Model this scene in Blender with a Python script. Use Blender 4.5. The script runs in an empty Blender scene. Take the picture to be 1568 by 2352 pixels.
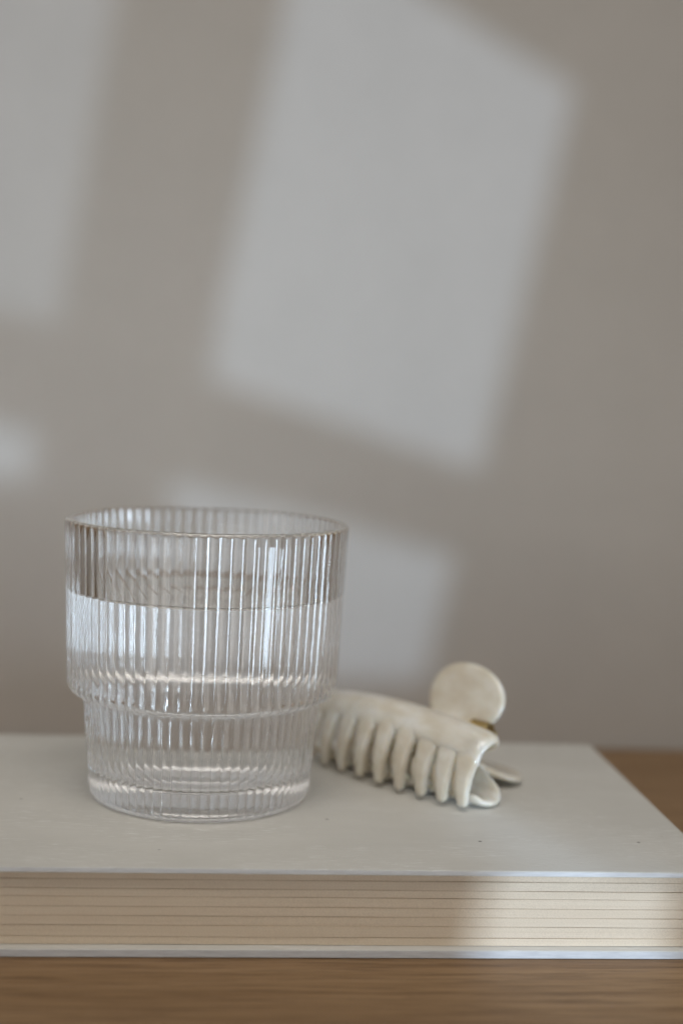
import bpy, bmesh, math, random
from mathutils import Vector, Matrix
random.seed(7)
R = math.radians
S = bpy.context.scene
C = S.collection

# ------------------------------------------------------------------ camera
PITCH, ROLL, CAM_H = 4.843, 2.356, 0.125
cd = bpy.data.cameras.new('camera')
cam = bpy.data.objects.new('camera', cd); C.objects.link(cam)
cd.sensor_fit = 'HORIZONTAL'; cd.sensor_width = 24.0; cd.lens = 50.0
cd.clip_start = 0.01; cd.clip_end = 50
cam.location = (0, 0, CAM_H)
CAM_M = Matrix.Rotation(R(90 - PITCH), 3, 'X') @ Matrix.Rotation(R(ROLL), 3, 'Z')
cam.rotation_euler = CAM_M.to_euler()
cd.dof.use_dof = True; cd.dof.focus_distance = 0.392; cd.dof.aperture_fstop = 4.8
S.camera = cam

# ------------------------------------------------------------------ world, lamps, exposure
wd = bpy.data.worlds.new('World'); S.world = wd; wd.use_nodes = True
bg = wd.node_tree.nodes['Background']
bg.inputs['Color'].default_value = (1.0, 0.97, 0.93, 1); bg.inputs['Strength'].default_value = 0.21

def area(name, loc, target, sx, sy, power, col):
    l = bpy.data.lights.new(name, 'AREA'); l.shape = 'RECTANGLE'; l.size = sx; l.size_y = sy
    l.energy = power; l.color = col
    o = bpy.data.objects.new(name, l); C.objects.link(o); o.location = loc
    o.rotation_euler = (Vector(target) - Vector(loc)).to_track_quat('-Z', 'Y').to_euler()
    return o
rl = area('overhead_fill', (0.0, 0.0, 0.95), (0.0, 0.40, 0.0), 0.6, 0.5, 0.78, (1.0, 0.94, 0.86)); rl.data.spread = R(75)  # overhead fill lamp added to brighten the book top
f1 = area('front_fill', (-0.45, -0.52, -0.17), (0.05, 0.6, 0.02), 0.60, 0.55, 0.32, (1.0, 0.96, 0.91))  # low fill lamp added to shape the wall gradient and book front
f3 = area('right_window_light', (0.666, 0.055, -0.075), (-0.04, 0.43, 0.035), 0.24, 0.22, 0.17, (0.68, 0.84, 1.0))
f1.data.spread = R(80); f3.data.spread = R(40)
area('side_window_light', (1.1, 0.15, 0.30), (-0.02, 0.45, 0.05), 0.35, 0.55, 0.8, (0.80, 0.90, 1.0))
gl = bpy.data.lights.new('glint_lamp', 'POINT'); gl.energy = 0.3; gl.shadow_soft_size = 0.007; gl.color = (1, 1, 1)  # small low lamp added to make sparkles in the glass
go = bpy.data.objects.new('glint_lamp', gl); C.objects.link(go); go.location = (0.74, -0.02, -0.115)

LAMP = Vector((0.95, -1.81, 0.26))
sl = bpy.data.lights.new('sunbeam_light', 'SPOT'); sl.energy = 165; sl.color = (0.60, 0.78, 1.0)
sl.spot_size = R(34); sl.spot_blend = 0.05; sl.shadow_soft_size = 0.0092
so = bpy.data.objects.new('sunbeam_light', sl); C.objects.link(so); so.location = LAMP
so.rotation_euler = (Vector((0.0, 0.55, 0.06)) - LAMP).to_track_quat('-Z', 'Y').to_euler()

vs = S.view_settings
vs.view_transform = 'Standard'; vs.look = 'None'; vs.gamma = 1.0; vs.use_curve_mapping = False; vs.exposure = 0.0
S.render.engine = 'CYCLES'
cy = S.cycles
cy.max_bounces = 28; cy.transmission_bounces = 26; cy.glossy_bounces = 12; cy.diffuse_bounces = 6
cy.transparent_max_bounces = 16; cy.sample_clamp_indirect = 10.0; cy.blur_glossy = 0.1
cy.caustics_reflective = True; cy.caustics_refractive = True; cy.use_denoising = True

# ------------------------------------------------------------------ helpers
FPX = 1568 * 50 / 24
def pray(u, v):
    return CAM_M @ Vector(((u - 784) / FPX, -(v - 1176) / FPX, -1.0))
CAMP = Vector((0, 0, CAM_H))

def link(name, me, mat=None, parent=None):
    o = bpy.data.objects.new(name, me); C.objects.link(o)
    if mat: me.materials.append(mat)
    if parent: o.parent = parent
    return o
def from_bm(bm, name):
    me = bpy.data.meshes.new(name); bm.normal_update(); bm.to_mesh(me); bm.free(); return me
def smooth(me, ang=None):
    me.polygons.foreach_set('use_smooth', [True] * len(me.polygons))
    if ang is not None: me.set_sharp_from_angle(angle=R(ang))
    me.update()
def empty(name, loc, rz=0):
    o = bpy.data.objects.new(name, None); C.objects.link(o); o.location = loc; o.rotation_euler = (0, 0, rz)
    o.empty_display_size = 0.02
    return o
def tag(o, label=None, cat=None, group=None, kind=None):
    for k, v in (('label', label), ('category', cat), ('group', group), ('kind', kind)):
        if v: o[k] = v
    return o

class NT:
    def __init__(s, name):
        s.m = bpy.data.materials.new(name); s.m.use_nodes = True; s.t = s.m.node_tree
        s.b = s.t.nodes['Principled BSDF']; s.out = s.t.nodes['Material Output']
        s.tc = None
    def n(s, typ, **kw):
        x = s.t.nodes.new(typ)
        for k, v in kw.items():
            if k in x.inputs: x.inputs[k].default_value = v
            else: setattr(x, k, v)
        return x
    def l(s, a, b): s.t.links.new(a, b)
    def coord(s, scale=(1, 1, 1), kind='Object'):
        if not s.tc: s.tc = s.n('ShaderNodeTexCoord')
        mp = s.n('ShaderNodeMapping'); mp.inputs['Scale'].default_value = scale
        s.l(s.tc.outputs[kind], mp.inputs['Vector']); return mp.outputs['Vector']
    def noise(s, vec, scale, detail=4, rough=.55):
        x = s.n('ShaderNodeTexNoise'); x.inputs['Scale'].default_value = scale
        x.inputs['Detail'].default_value = detail; x.inputs['Roughness'].default_value = rough
        s.l(vec, x.inputs['Vector']); return x.outputs['Fac']
    def ramp(s, fac, stops):
        x = s.n('ShaderNodeValToRGB'); e = x.color_ramp.elements
        while len(e) < len(stops): e.new(.5)
        for el, (p, c) in zip(e, stops):
            el.position = p; el.color = (*c, 1) if len(c) == 3 else c
        s.l(fac, x.inputs['Fac']); return x.outputs['Color']
    def mix(s, fac, a, b, blend='MIX'):
        x = s.n('ShaderNodeMix', data_type='RGBA', blend_type=blend)
        for sock, v in ((x.inputs[0], fac), (x.inputs[6], a), (x.inputs[7], b)):
            if hasattr(v, 'links'): s.l(v, sock)
            else: sock.default_value = v if isinstance(v, (int, float)) else (*v, 1)
        return x.outputs[2]
    def bump(s, h, strength, dist=.001):
        x = s.n('ShaderNodeBump'); x.inputs['Strength'].default_value = strength; x.inputs['Distance'].default_value = dist
        s.l(h, x.inputs['Height']); s.l(x.outputs['Normal'], s.b.inputs['Normal'])
    def set(s, **kw):
        for k, v in kw.items():
            sock = s.b.inputs[k.replace('_', ' ')]
            if hasattr(v, 'links'): s.l(v, sock)
            else: sock.default_value = (*v, 1) if isinstance(v, tuple) and len(v) == 3 and sock.type == 'RGBA' else v

# ------------------------------------------------------------------ materials
def wall_mat():
    m = NT('wall_paint')
    f = m.noise(m.coord(), 26, 6, .65); c = m.ramp(f, [(.3, (.535, .503, .464)), (.7, (.567, .532, .492))])
    m.set(Base_Color=c, Roughness=.85); m.bump(m.noise(m.coord(), 900, 3), .15, .0004); return m.m
def plain(name, col, rough=.6):
    m = NT(name); m.set(Base_Color=col, Roughness=rough); return m.m
def wood_mat():
    m = NT('oak_veneer')
    v1 = m.coord((2.0, 60, 60)); g1 = m.noise(v1, 5, 7, .7)
    v2 = m.coord((9, 260, 260)); g2 = m.noise(v2, 4, 6, .7)
    c1 = m.ramp(g1, [(.28, (.20, .115, .052)), (.5, (.295, .182, .092)), (.72, (.385, .252, .138))])
    c2 = m.ramp(g2, [(.33, (.42, .37, .33)), (.53, (1, 1, 1))])
    m.set(Base_Color=m.mix(.9, c1, c2, 'MULTIPLY'), Roughness=.5, Specular_IOR_Level=.35)
    m.bump(g2, .25, .0004); return m.m
def cover_mat():
    m = NT('book_cover_paper')
    f = m.noise(m.coord((1, 3, 1)), 22, 5, .6)
    c = m.ramp(f, [(.3, (.595, .583, .545)), (.7, (.65, .638, .60))])
    sc = m.noise(m.coord((40, 420, 40)), 4, 4, .7)        # pale scuffs
    area_ = m.noise(m.coord((14, 30, 14)), 1.6, 2)
    s1 = m.ramp(sc, [(.55, (0, 0, 0)), (.66, (1, 1, 1))]); s2 = m.ramp(area_, [(.46, (0, 0, 0)), (.58, (.9, .9, .9))])
    k = m.mix(1.0, s1, s2, 'MULTIPLY')
    c = m.mix(k, c, (.80, .80, .78))
    vo = m.n('ShaderNodeTexVoronoi'); vo.inputs['Scale'].default_value = 150; m.l(m.coord(), vo.inputs['Vector'])
    pk = m.n('ShaderNodeTexWhiteNoise'); m.l(vo.outputs['Position'], pk.inputs['Vector'])
    d1 = m.ramp(vo.outputs['Distance'], [(.05, (1, 1, 1)), (.10, (0, 0, 0))])
    d2 = m.ramp(pk.outputs['Value'], [(.90, (0, 0, 0)), (.95, (.9, .9, .9))])
    c = m.mix(m.mix(1.0, d1, d2, 'MULTIPLY'), c, (.10, .09, .08))
    m.set(Base_Color=c, Roughness=.55, Specular_IOR_Level=.3)
    m.bump(m.noise(m.coord((1, 2.5, 1)), 420, 4, .65), .6, .0004); return m.m
def board_edge_mat():
    m = NT('cover_board_edge')
    f = m.noise(m.coord((30, 30, 300)), 5, 4, .6); c = m.ramp(f, [(.35, (.60, .60, .605)), (.6, (.70, .70, .70))])
    m.set(Base_Color=c, Roughness=.6); m.bump(f, .2, .0003); return m.m
def page_mat():
    m = NT('page_edges')
    f = m.noise(m.coord((5, 5, 1700)), 3, 4, .65)
    g = m.noise(m.coord((420, 420, 900)), 6, 4, .75)
    c1 = m.ramp(f, [(.3, (.765, .625, .465)), (.7, (.845, .715, .56))])
    c2 = m.ramp(g, [(.3, (.74, .72, .70)), (.58, (1, 1, 1))])
    m.set(Base_Color=m.mix(.8, c1, c2, 'MULTIPLY'), Roughness=.9, Specular_IOR_Level=.1)
    m.bump(m.mix(.5, f, g), .5, .0003); return m.m
def glass_mat(name, ior, col=(1, 1, 1), bump=0):
    m = NT(name); m.set(Base_Color=col, Roughness=0.0, IOR=ior, Transmission_Weight=1.0)
    if bump: m.bump(m.noise(m.coord((1, 1, .25)), 260, 3, .6), bump, .0006)
    return m.m
def clip_mat():
    m = NT('cream_acetate')
    f = m.noise(m.coord((1, 2.2, 1.4)), 95, 3, .55)
    c = m.ramp(f, [(.32, (.70, .62, .49)), (.5, (.77, .71, .595)), (.68, (.86, .82, .74))])
    m.set(Base_Color=c, Roughness=.10, IOR=1.5, Subsurface_Weight=.35, Subsurface_Scale=.004)
    m.b.inputs['Subsurface Radius'].default_value = (1.0, .8, .55)
    m.b.inputs['Coat Weight'].default_value = .8; m.b.inputs['Coat Roughness'].default_value = .04
    return m.m
M_WALL, M_WOOD, M_COVER, M_EDGE, M_PAGE = wall_mat(), wood_mat(), cover_mat(), board_edge_mat(), page_mat()
M_GLASS = glass_mat('clear_glass', 1.50, bump=.05); M_WATER = glass_mat('water', 1.333)
M_CLIP = clip_mat(); M_BRASS = NT('brass'); M_BRASS.set(Base_Color=(.48, .36, .16), Metallic=1.0, Roughness=.3); M_BRASS = M_BRASS.m
M_GOBO = plain('gobo_paint', (.78, .77, .75), .6)
M_PAPER_IN = plain('paper_shadow', (.45, .36, .25), .9)

# ------------------------------------------------------------------ setting: wall, shelf top, window unseen behind the camera
TABLE_Z, WALL_Y = -0.0242, 0.596
WALL_ROT = R(5.4)
def box(x0, x1, y0, y1, z0, z1, bev=0, seg=2):
    bm = bmesh.new(); bmesh.ops.create_cube(bm, size=1)
    for v in bm.verts:
        v.co = ((x0 + x1) / 2 + v.co.x * (x1 - x0), (y0 + y1) / 2 + v.co.y * (y1 - y0), (z0 + z1) / 2 + v.co.z * (z1 - z0))
    if bev: bmesh.ops.bevel(bm, geom=bm.edges[:], offset=bev, segments=seg, profile=.5, affect='EDGES')
    return bm
wall = link('wall', from_bm(box(-1.3, 1.3, 0, .06, -.5, 1.4), 'wall'), M_WALL); tag(wall, kind='structure')
wall.location = (0, WALL_Y, 0); wall.rotation_euler = (0, 0, WALL_ROT)
table = link('table_top', from_bm(box(-.9, .9, -.335, -.001, TABLE_Z - .03, TABLE_Z, .002), 'table_top'), M_WOOD); tag(table, kind='structure')
table.location = (0, WALL_Y, 0); table.rotation_euler = (0, 0, WALL_ROT)

# window: unseen panel, openings shaped to throw sun patches on wall and book
GOBO_Y = -0.62
def on_wall(u, v):
    d = pray(u, v); n = Vector((-math.sin(WALL_ROT), math.cos(WALL_ROT), 0)); return CAMP + d * (n.dot(Vector((0, WALL_Y, 0)) - CAMP) / n.dot(d))
BK_A, BK_DIR = Vector((-.0838, .3558, 0)), Vector((math.cos(R(5.4)), math.sin(R(5.4)), 0))
BK_N = Vector((-BK_DIR.y, BK_DIR.x, 0))
def on_front(u, v):
    d = pray(u, v); return CAMP + d * (BK_N.dot(BK_A - CAMP) / BK_N.dot(d))
def to_gobo(p):
    t = (GOBO_Y - LAMP.y) / (p.y - LAMP.y); q = LAMP + (p - LAMP) * t; return (q.x, q.z)
panes = [
    [on_wall(*p) for p in ((446, 872), (1118, 1100), (1340, 205), (676, -220))],
    [on_wall(*p) for p in ((-250, 655), (158, 765), (292, 0), (330, -220), (-250, -330))],
    [on_wall(*p) for p in ((-220, 920), (112, 985), (98, 1118), (-220, 1085))],
    [on_wall(*p) for p in ((-220, 1310), (48, 1330), (28, 1432), (-220, 1425))],
    [on_wall(*p) for p in ((370, 1082), (1066, 1272), (992, 1568), (300, 1572))],
    [on_front(*p) for p in ((1022, 2420), (1058, 2195), (1108, 2000), (1195, 1985), (1236, 1822), (1430, 1822), (1450, 1996), (1600, 1998), (1578, 2230), (1560, 2420))],
]
wc = bpy.data.curves.new('gobo', 'CURVE'); wc.dimensions = '2D'; wc.fill_mode = 'BOTH'; wc.extrude = .006
def spl(pts):
    s = wc.splines.new('POLY'); s.points.add(len(pts) - 1)
    for p, q in zip(s.points, pts): p.co = (q[0], q[1], 0, 1)
    s.use_cyclic_u = True
ctr = to_gobo(Vector((0, .55, .06)))
spl([(ctr[0] - .6, ctr[1] - .5), (ctr[0] + .6, ctr[1] - .5), (ctr[0] + .6, ctr[1] + .55), (ctr[0] - .6, ctr[1] + .55)])
for p in panes: spl([to_gobo(q) for q in p])
wo = bpy.data.objects.new('tmp', wc); C.objects.link(wo)
bpy.context.view_layer.update()
wme = bpy.data.meshes.new_from_object(wo.evaluated_get(bpy.context.evaluated_depsgraph_get()))
bpy.data.objects.remove(wo)
gobo_obj = link('gobo_panel', wme, M_GOBO); gobo_obj.location = (0, GOBO_Y, 0); gobo_obj.rotation_euler = (R(90), 0, 0)
tag(gobo_obj, kind='structure')
# grey filter sheet added over the upper panes to dim the wall patches
ms = NT('pane_dimmer'); ms.t.nodes.remove(ms.b); tr = ms.n('ShaderNodeBsdfTransparent'); tr.inputs['Color'].default_value = (.53, .53, .53, 1)
ms.l(tr.outputs[0], ms.out.inputs['Surface'])
sb = bmesh.new(); pts = [to_gobo(q) for p in panes[:5] for q in p]
xa, xb = min(p[0] for p in pts) - .01, max(p[0] for p in pts) + .01; za, zb = min(p[1] for p in pts) - .0004, max(p[1] for p in pts) + .01
sb.faces.new([sb.verts.new(p) for p in ((xa, za, -.012), (xb, za, -.012), (xb, zb, -.012), (xa, zb, -.012))])
link('pane_dimmer', from_bm(sb, 'pane_dimmer'), ms.m, gobo_obj)
sb = bmesh.new(); pts = [to_gobo(q) for p in panes[1:2] for q in p]; za = min(p[1] for p in pts) - .008
xb = max(p[0] for p in pts) + .012
sb.faces.new([sb.verts.new(p) for p in ((xa, za, -.016), (xb, za, -.016), (xb, zb, -.016), (xa, zb, -.016))])
ms2 = ms.m.copy(); ms2.name = 'left_dimmer'  # second filter sheet, added to dim the left wall patch further
for n in ms2.node_tree.nodes:
    if n.type == 'BSDF_TRANSPARENT': n.inputs['Color'].default_value = (.66, .66, .66, 1)
link('left_dimmer', from_bm(sb, 'left_dimmer'), ms2, gobo_obj)

# ------------------------------------------------------------------ book
BW, BD = 0.235, 0.1385            # width, depth
corner = Vector((.1072, .3738, 0))   # right front corner of the cover
book = empty('book', (corner.x, corner.y, TABLE_Z), R(5.4))
tag(book, 'thick white hardback book lying flat on the wooden table', 'book')
HB = -TABLE_Z
def wavy_board(z0, z1, name, mat, bev):
    bm = box(-BW, 0, 0, BD, z0, z1, bev, 3)
    me = from_bm(bm, name); smooth(me, 40)
    o = link(name, me, mat, book); return o
T1, T2 = .0016, .0024
bot = wavy_board(.0001, T2, 'bottom_cover', M_COVER, .0003)
top = wavy_board(HB - T1, HB, 'top_cover', M_COVER, .0003)
link('cover_edge', from_bm(box(-BW + .0008, -.0008, -.00005, .001, HB - T1 + .00025, HB - .00025), 'ce'), M_EDGE, top)
link('cover_edge', from_bm(box(-BW + .0008, -.0008, -.00005, .001, .0003, T2 - .00025), 'ce'), M_EDGE, bot)
link('spine', from_bm(box(-BW - .0018, -BW + .0001, .0003, BD - .0003, .0003, HB - .0002, .0004), 'spine'), M_COVER, book)
# signatures (folded sections) of the page block
lines = [2001, 2030, 2052, 2071, 2095, 2117, 2139, 2166, 2178]
zs = [HB - T1 - .0001]
fr = [0, .118, .243, .352, .487, .613, .74, .893, 1.0]
zt, zb = HB - T1 - .00012, T2 + .0001
def section(za, zb_, k):
    bm = bmesh.new(); nx = 60; x0, x1 = -BW + .001, -.0035; y0, y1 = .0028, BD - .003
    rows = []
    rnd = random.Random(k)
    ph = rnd.random() * 6
    for i in range(nx + 1):
        x = x0 + (x1 - x0) * i / nx
        w = .00006 * math.sin(ph + x * 45) + .00003 * math.sin(ph * 2 + x * 140)
        a = za + w * .5 - .00005; b = zb_ + w * .5 + .00005
        h = a - b; r = .00007; yy = y0 + .00008 * math.sin(ph * 3 + x * 30) + rnd.uniform(0, .00003)
        prof = [(y1, b), (yy + r, b), (yy, b + r), (yy, a - r), (yy + r, a), (y1, a)]
        rows.append([bm.verts.new((x, p, q)) for p, q in prof])
    for i in range(nx):
        for j in range(6):
            bm.faces.new((rows[i][j], rows[i + 1][j], rows[i + 1][(j + 1) % 6], rows[i][(j + 1) % 6]))
    bm.faces.new(rows[0][::1]); bm.faces.new(rows[-1][::-1])
    bmesh.ops.recalc_face_normals(bm, faces=bm.faces[:])
    return from_bm(bm, 'page_section')
for k in range(8):
    za, zb_ = zt + (zb - zt) * fr[k], zt + (zb - zt) * fr[k + 1]
    link('page_section', section(za, zb_, k), M_PAGE, book)

# ------------------------------------------------------------------ ribbed glass
GX, GY = -.0403, .4302
NR, SEG = 76, 10
tumbler = empty('drinking_glass', (GX, GY, 0))
tag(tumbler, 'clear ribbed stepped drinking glass standing on the book', 'glass')
RIM_Z = .0845
# outer profile (r, z, rib depth)
def arc(cx, cz, r, a0, a1, n):
    return [(cx + r * math.cos(R(a0 + (a1 - a0) * i / n)), cz + r * math.sin(R(a0 + (a1 - a0) * i / n))) for i in range(n + 1)]
RD = .00056; RL = .00062
outer = [(0.0, .0008, 0), (.024, .0008, 0), (.0275, .0004, 0), (.0295, .0, 0)]
outer += [(r, z, RL * min(1, (i) / 3)) for i, (r, z) in enumerate(arc(.0310, .0026, .0026, -80, -5, 7))]
for i in range(1, 27):
    t = i / 26; outer.append((.0336 + (.0362 - .0336) * t, .0028 + (.0312 - .0028) * t, RL))
outer += [(.03655, .0318, RD * .7), (.0372, .03205, RD * .5)]
outer += [(r, z, RD * min(1, .5 + i / 6)) for i, (r, z) in enumerate(arc(.0379, .0352, .0031, -78, 0, 8))]
for i in range(1, 45):
    t = i / 44; outer.append((.0410 + (.0427 - .0410) * t, .0352 + (.0828 - .0352) * t, RD))
outer += [(r, z, RD * max(0, 1 - i / 4)) for i, (r, z) in enumerate(arc(.0415, .0832, .0013, 15, 90, 6))]
# inner profile, rim to floor centre
inner = [(.0408, RIM_Z), (.0403, .0841), (.04005, .0832)]
inner_main = []
for i in range(1, 13):
    t = i / 12; inner_main.append((.0400 + (.0380 - .0400) * t, .0828 + (.0372 - .0828) * t))
inner_main += [(.0377, .0355), (.0369, .0340), (.0356, .0330), (.0346, .0320), (.0340, .0306)]
for i in range(1, 8):
    t = i / 7; inner_main.append((.0340 + (.0317 - .0340) * t, .0306 + (.0122 - .0306) * t))
inner_main += [(.0312, .0102), (.0298, .0088), (.0270, .0080), (.0200, .0077), (.0, .0076)]
inner += inner_main
def lathe(prof, nth, name, rib=True):
    bm = bmesh.new(); rings = []; rg = random.Random(3); amp = [1 + rg.uniform(-.05, .05) for _ in range(nth // SEG + 1)]
    for p in prof:
        r, z = p[0], p[1]; d = p[2] if len(p) > 2 else 0
        if r < 1e-6: rings.append([bm.verts.new((0, 0, z))]); continue
        ring = []
        for i in range(nth):
            th = 2 * math.pi * i / nth
            q = (i % SEG) / SEG * 2 - 1          # -1..1 across one rib
            rr = r - d * (q * q) * amp[i // SEG] * (1 + (rg.uniform(-.03, .03) if i % SEG in (0, 1, SEG - 1) else 0)) if d else r
            ring.append(bm.verts.new((rr * math.cos(th), rr * math.sin(th), z)))
        rings.append(ring)
    for a, b in zip(rings, rings[1:]):
        n = max(len(a), len(b))
        for i in range(n):
            j = (i + 1) % n
            if len(a) == 1: bm.faces.new((a[0], b[j], b[i]))
            elif len(b) == 1: bm.faces.new((a[i], a[j], b[0]))
            else: bm.faces.new((a[i], a[j], b[j], b[i]))
    return bm
NTH = NR * SEG
body = lathe(outer + [(r, z, 0) for r, z in inner], NTH, 'body')
bmesh.ops.recalc_face_normals(body, faces=body.faces[:])
bme = from_bm(body, 'glass_body'); smooth(bme, 32)
gb = link('body', bme, M_GLASS, tumbler)
tumbler.rotation_euler = (0, 0, R(1.3))

# water, reaching a hair into the glass wall so that no air gap shows
WL = .0628
wp = [(.0, WL), (.020, WL), (.034, WL)]
def rin(z):
    for (r0, z0), (r1, z1) in zip(inner_main, inner_main[1:]):
        if z1 <= z <= z0: return r0 + (r1 - r0) * (z - z0) / (z1 - z0)
    return 0
e = .00012
rw = rin(WL)
wp += [(rw - .0012, WL + .0001), (rw - .0005, WL + .0004), (rw + e, WL + .0010)]
for r, z in inner_main:
    if z < WL - .001: wp.append((r + e if r > .001 else 0, z - (e if z < .0105 else 0)))
wb = lathe([(r, z, 0) for r, z in wp], 260, 'water')
bmesh.ops.recalc_face_normals(wb, faces=wb.faces[:])
wme = from_bm(wb, 'water'); smooth(wme, 50)
water = link('water', wme, M_WATER); water.location = (GX, GY, 0)
tag(water, 'still clear water filling the ribbed glass to three quarters', 'water')

# ------------------------------------------------------------------ claw clip
AX = R(-47)
CA, CB = Vector((math.cos(AX), math.sin(AX), 0)), Vector((-math.sin(AX), math.cos(AX), 0))
clip = empty('hair_claw_clip', (.0322, .4528, 0), AX)
tag(clip, 'cream translucent hair claw clip lying on the book beside the glass', 'hair clip')
UM = -6.0
def kz(u): return 1 - .20 * min(1.4, abs((u - UM) / 46)) ** 2.2
def ks(u): return 1 - .26 * min(1.4, abs((u - UM) / 46)) ** 2.2
SEC_A = [(1, 13), (-1.0, 19), (-6, 24.0), (-12.5, 23.0), (-17, 17.5), (-19.2, 9), (-19.0, 1.4)]
SEC_B = [(1, 11), (0, 4.5), (-4, 2.0), (-9, 1.9), (-13, 3.4), (-15.2, 7.5), (-15.5, 13)]
def catmull(P, n=160):
    Q = [Vector(p) for p in P]; Q = [2 * Q[0] - Q[1]] + Q + [2 * Q[-1] - Q[-2]]; out = []
    for i in range(1, len(Q) - 2):
        for k in range(n):
            t = k / n; a, b, c, d = Q[i - 1], Q[i], Q[i + 1], Q[i + 2]
            out.append(.5 * ((2 * b) + (-a + c) * t + (2 * a - 5 * b + 4 * c - d) * t * t + (-a + 3 * b - 3 * c + d) * t ** 3))
    out.append(Q[-2]); return out
class Sec:
    def __init__(s, P):
        s.p = catmull(P); s.w = [0]
        for a, b in zip(s.p, s.p[1:]): s.w.append(s.w[-1] + (b - a).length)
        s.len = s.w[-1]
    def at(s, w):
        w = max(0, min(s.len, w)); lo, hi = 0, len(s.w) - 1
        while hi - lo > 1:
            m = (lo + hi) // 2
            if s.w[m] <= w: lo = m
            else: hi = m
        t = (w - s.w[lo]) / max(1e-9, s.w[hi] - s.w[lo]); p = s.p[lo].lerp(s.p[hi], t)
        d = (s.p[hi] - s.p[lo]).normalized(); return p, Vector((d.y, -d.x))
    def pt(s, u, w, h):
        p, n = s.at(w); ex = 0
        if w > s.len: ex = w - s.len
        q = p + n * h * s.sgn
        if ex: q = q + Vector((-n.y, n.x)) * ex
        return Vector((u, q.x * ks(u), q.y * kz(u))) * .001
SA, SB = Sec(SEC_A), Sec(SEC_B); SA.sgn, SB.sgn = -1, 1
def plate(sec, outline, h0, name, inset=0):
    """a curved plate with rounded edges: polar grid from the middle line to the outline"""
    bm = bmesh.new(); n = len(outline); rho = [0, .25, .45, .62, .76, .86, .93, .97, .99, 1.0]
    cu = sum(p[0] for p in outline) / n; wmid = sum(p[1] for p in outline) / n
    lo, hi = min(p[0] for p in outline), max(p[0] for p in outline)
    def mid(p):                                    # skeleton point of that outline point
        return Vector((max(lo + 9, min(hi - 9, p[0])), wmid))
    sides = []
    for sgn in (1, -1):
        rings = []
        for r in rho[:-1]:
            hh = h0 * (1 - r ** 7) ** .5
            rings.append([bm.verts.new(sec.pt(*(mid(p).lerp(Vector(p), r if r else .02)), sgn * hh)) for p in outline])
        sides.append(rings)
    edge = [bm.verts.new(sec.pt(p[0], p[1], 0)) for p in outline]
    for rings in sides:
        rr = rings + [edge]
        for a, b in zip(rr, rr[1:]):
            for i in range(n):
                j = (i + 1) % n; bm.faces.new((a[i], a[j], b[j], b[i]))
        bm.faces.new(rings[0])
    bmesh.ops.recalc_face_normals(bm, faces=bm.faces[:])
    me = from_bm(bm, name); smooth(me); return me
def dense(P, step=1.2, closed=True):
    out = []; n = len(P); Q = [Vector(p) for p in P]
    for i in range(n):
        a, b, c, d = Q[i - 1], Q[i], Q[(i + 1) % n], Q[(i + 2) % n]
        m = max(1, int((c - b).length / step))
        for k in range(m):
            t = k / m
            out.append(tuple(.5 * ((2 * b) + (-a + c) * t + (2 * a - 5 * b + 4 * c - d) * t * t + (-a + 3 * b - 3 * c + d) * t ** 3)))
    return out
def tooth(sec, u0, w0, w1, wid0, wid1, thk0, thk1, name, lean=0, off=.4, sink=0):
    bm = bmesh.new(); n, m = 26, 20; rings = []
    for i in range(n + 1):
        t = i / n; w = w0 + (w1 - w0) * t
        L = abs(w1 - w0)
        cap = 1.0
        d0, d1 = t * L, (1 - t) * L
        c0, c1 = 2.6, 2.0
        if d0 < c0: cap = math.sqrt(max(.0, 1 - (1 - d0 / c0) ** 2))
        if d1 < c1: cap = min(cap, math.sqrt(max(.0, 1 - (1 - d1 / c1) ** 2)))
        cap = max(cap, .03)
        tt = max(0, min(1, (t - .30) / .60)) ** .8
        a, b = (wid0 + (wid1 - wid0) * tt ) / 2 * cap, (thk0 + (thk1 - thk0) * t) / 2 * max(cap, .05)
        uc = u0 + lean * t
        ring = []
        for j in range(m):
            th = 2 * math.pi * j / m; cc, ss = math.cos(th), math.sin(th)
            ex = .6
            x = math.copysign(abs(cc) ** ex, cc) * a; y = math.copysign(abs(ss) ** ex, ss) * b
            ring.append(bm.verts.new(sec.pt(uc + x, w, y + off * (1 - t) - sink * max(0, 1 - t / .3) ** 2)))
        rings.append(ring)
    for a, b in zip(rings, rings[1:]):
        for j in range(m):
            k = (j + 1) % m; bm.faces.new((a[j], a[k], b[k], b[j]))
    bm.faces.new(rings[0]); bm.faces.new(rings[-1][::-1])
    bmesh.ops.recalc_face_normals(bm, faces=bm.faces[:])
    me = from_bm(bm, name); smooth(me); return me
LW = 27.0
out_half = [(0, 0), (12, .0), (20, 1.0), (25, 4), (29.5, 8.0), (32.0, 13.0), (32.8, 18.5), (32.4, 23), (31.8, 26.5), (29.5, 29.0), (25, 27.0), (20, LW), (10, LW - .5)]
mirror = [(2 * UM - u, w) for u, w in out_half[1:][::-1]]
outl = dense([(UM, 0)] + out_half[1:] + [(UM, LW - .6)] + mirror)
ja = link('jaw', plate(SA, outl, 2.0, 'jaw'), M_CLIP, clip); ja['label'] = 'upper arched jaw with long teeth'
for i, u0 in enumerate((28.6, 21.2, 13.2, 4.6, -4.2, -13, -21.8, -30.6, -39.2)):
    l = (u0 - UM) / 36
    link('tooth', tooth(SA, u0, 20.0, SA.len, 7.3, 3.3, 3.7, 2.8, 'tooth', lean=.6 * l, off=(.75 if i in (1, 2) else 0.0), sink=(0 if i in (1, 2) else .5)), M_CLIP, ja)
sB = SB.len
outB = dense([(UM, 0)] + [(u, w * .80) for u, w in out_half[1:]] + [(UM, (LW - .6) * .80)] + [(u, w * .80) for u, w in mirror])
jb = link('jaw', plate(SB, outB, 1.5, 'jaw'), M_CLIP, clip); jb['label'] = 'lower jaw resting on the book'
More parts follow.
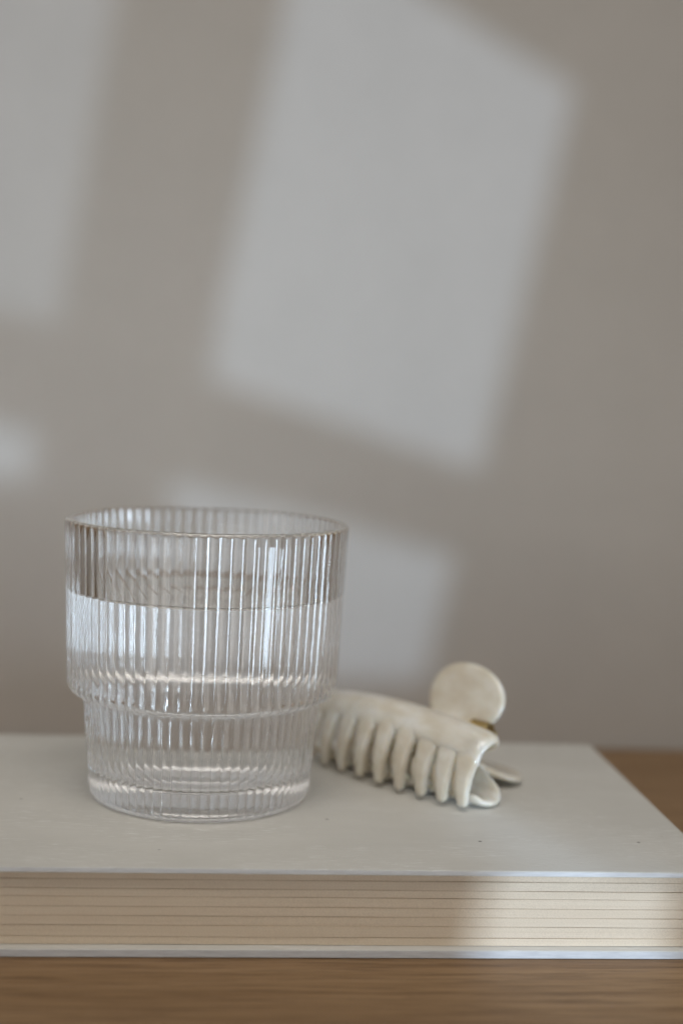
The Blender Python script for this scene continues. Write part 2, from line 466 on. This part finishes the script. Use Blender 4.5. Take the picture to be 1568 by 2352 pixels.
for i, u0 in enumerate((24.9, 17.2, 8.9, .2, -8.6, -17.4, -26.2, -34.9)):
    link('tooth', tooth(SB, u0, 17, SB.len, 5.6, 4.0, 3.6, 3.0, 'tooth', off=-.3), M_CLIP, jb)
def wing(pts, rad, thk, name, label):
    """round thumb plate: disc at the end of a short neck; pts = (q, z) path from hinge outwards"""
    path = catmull(pts, 24); bm = bmesh.new()
    w = [0]
    for a, b in zip(path, path[1:]): w.append(w[-1] + (b - a).length)
    L = w[-1]; cen = L - rad; rows = []
    m = 20
    for p, wi, k in zip(path, w, range(len(path))):
        d = (path[min(k + 1, len(path) - 1)] - path[max(k - 1, 0)]).normalized(); nr = Vector((-d.y, d.x))
        hw = math.sqrt(max(.02, rad ** 2 - (wi - cen) ** 2)) if wi > cen - rad * .8 else 0
        neck = 6.6 + 1.5 * (1 - wi / L)
        hw = max(hw, neck if wi < cen else .1)
        th = thk * (1 if wi < cen else max(.08, (1 - ((wi - cen) / rad) ** 6) ** .5))
        ring = []
        for j in range(m):
            a = 2 * math.pi * j / m; cc, ss = math.cos(a), math.sin(a)
            x = math.copysign(abs(cc) ** .55, cc) * hw * 1.42; y = math.copysign(abs(ss) ** .55, ss) * th / 2
            q = p + nr * y
            ring.append(bm.verts.new(Vector((x, q.x, q.y)) * .001))
        rows.append(ring)
    for a, b in zip(rows, rows[1:]):
        for j in range(m):
            k = (j + 1) % m; bm.faces.new((a[j], a[k], b[k], b[j]))
    bm.faces.new(rows[0]); bm.faces.new(rows[-1][::-1])
    bmesh.ops.recalc_face_normals(bm, faces=bm.faces[:])
    me = from_bm(bm, name); smooth(me, 60)
    o = link(name, me, M_CLIP, clip); o['label'] = label; return o
wa = wing([(-2, 17), (3, 16), (8, 19), (12, 27), (14.5, 38)], 11.3, 2.8, 'thumb_plate', 'upper round thumb plate standing up'); wa.location.x = .0035
wb_ = wing([(-2, 8), (5, 8), (12, 4.5), (19, 2.4), (28, 1.9)], 11.3, 2.8, 'thumb_plate', 'lower round thumb plate lying on the book'); wb_.location.x = .006
# spring coil on the hinge pin
cv = bpy.data.curves.new('spring', 'CURVE'); cv.dimensions = '3D'; cv.bevel_depth = .00045; cv.bevel_resolution = 3
sp = cv.splines.new('POLY'); N = 160; sp.points.add(N)
for i in range(N + 1):
    t = i / N; a = t * 2 * math.pi * 6
    sp.points[i].co = (.0105 + .0077 * t, .0078 + .0025 * math.cos(a), .0190 + .0025 * math.sin(a), 1)
tmp = bpy.data.objects.new('tmp', cv); C.objects.link(tmp); bpy.context.view_layer.update()
sme = bpy.data.meshes.new_from_object(tmp.evaluated_get(bpy.context.evaluated_depsgraph_get())); bpy.data.objects.remove(tmp)
smooth(sme); link('spring', sme, M_BRASS, clip)
pin = bmesh.new(); bmesh.ops.create_cone(pin, cap_ends=True, segments=20, radius1=.0012, radius2=.0012, depth=.012, matrix=Matrix.Translation((.0125, .0078, .0190)) @ Matrix.Rotation(R(90), 4, 'Y'))
link('hinge_pin', from_bm(pin, 'pin'), M_BRASS, clip)
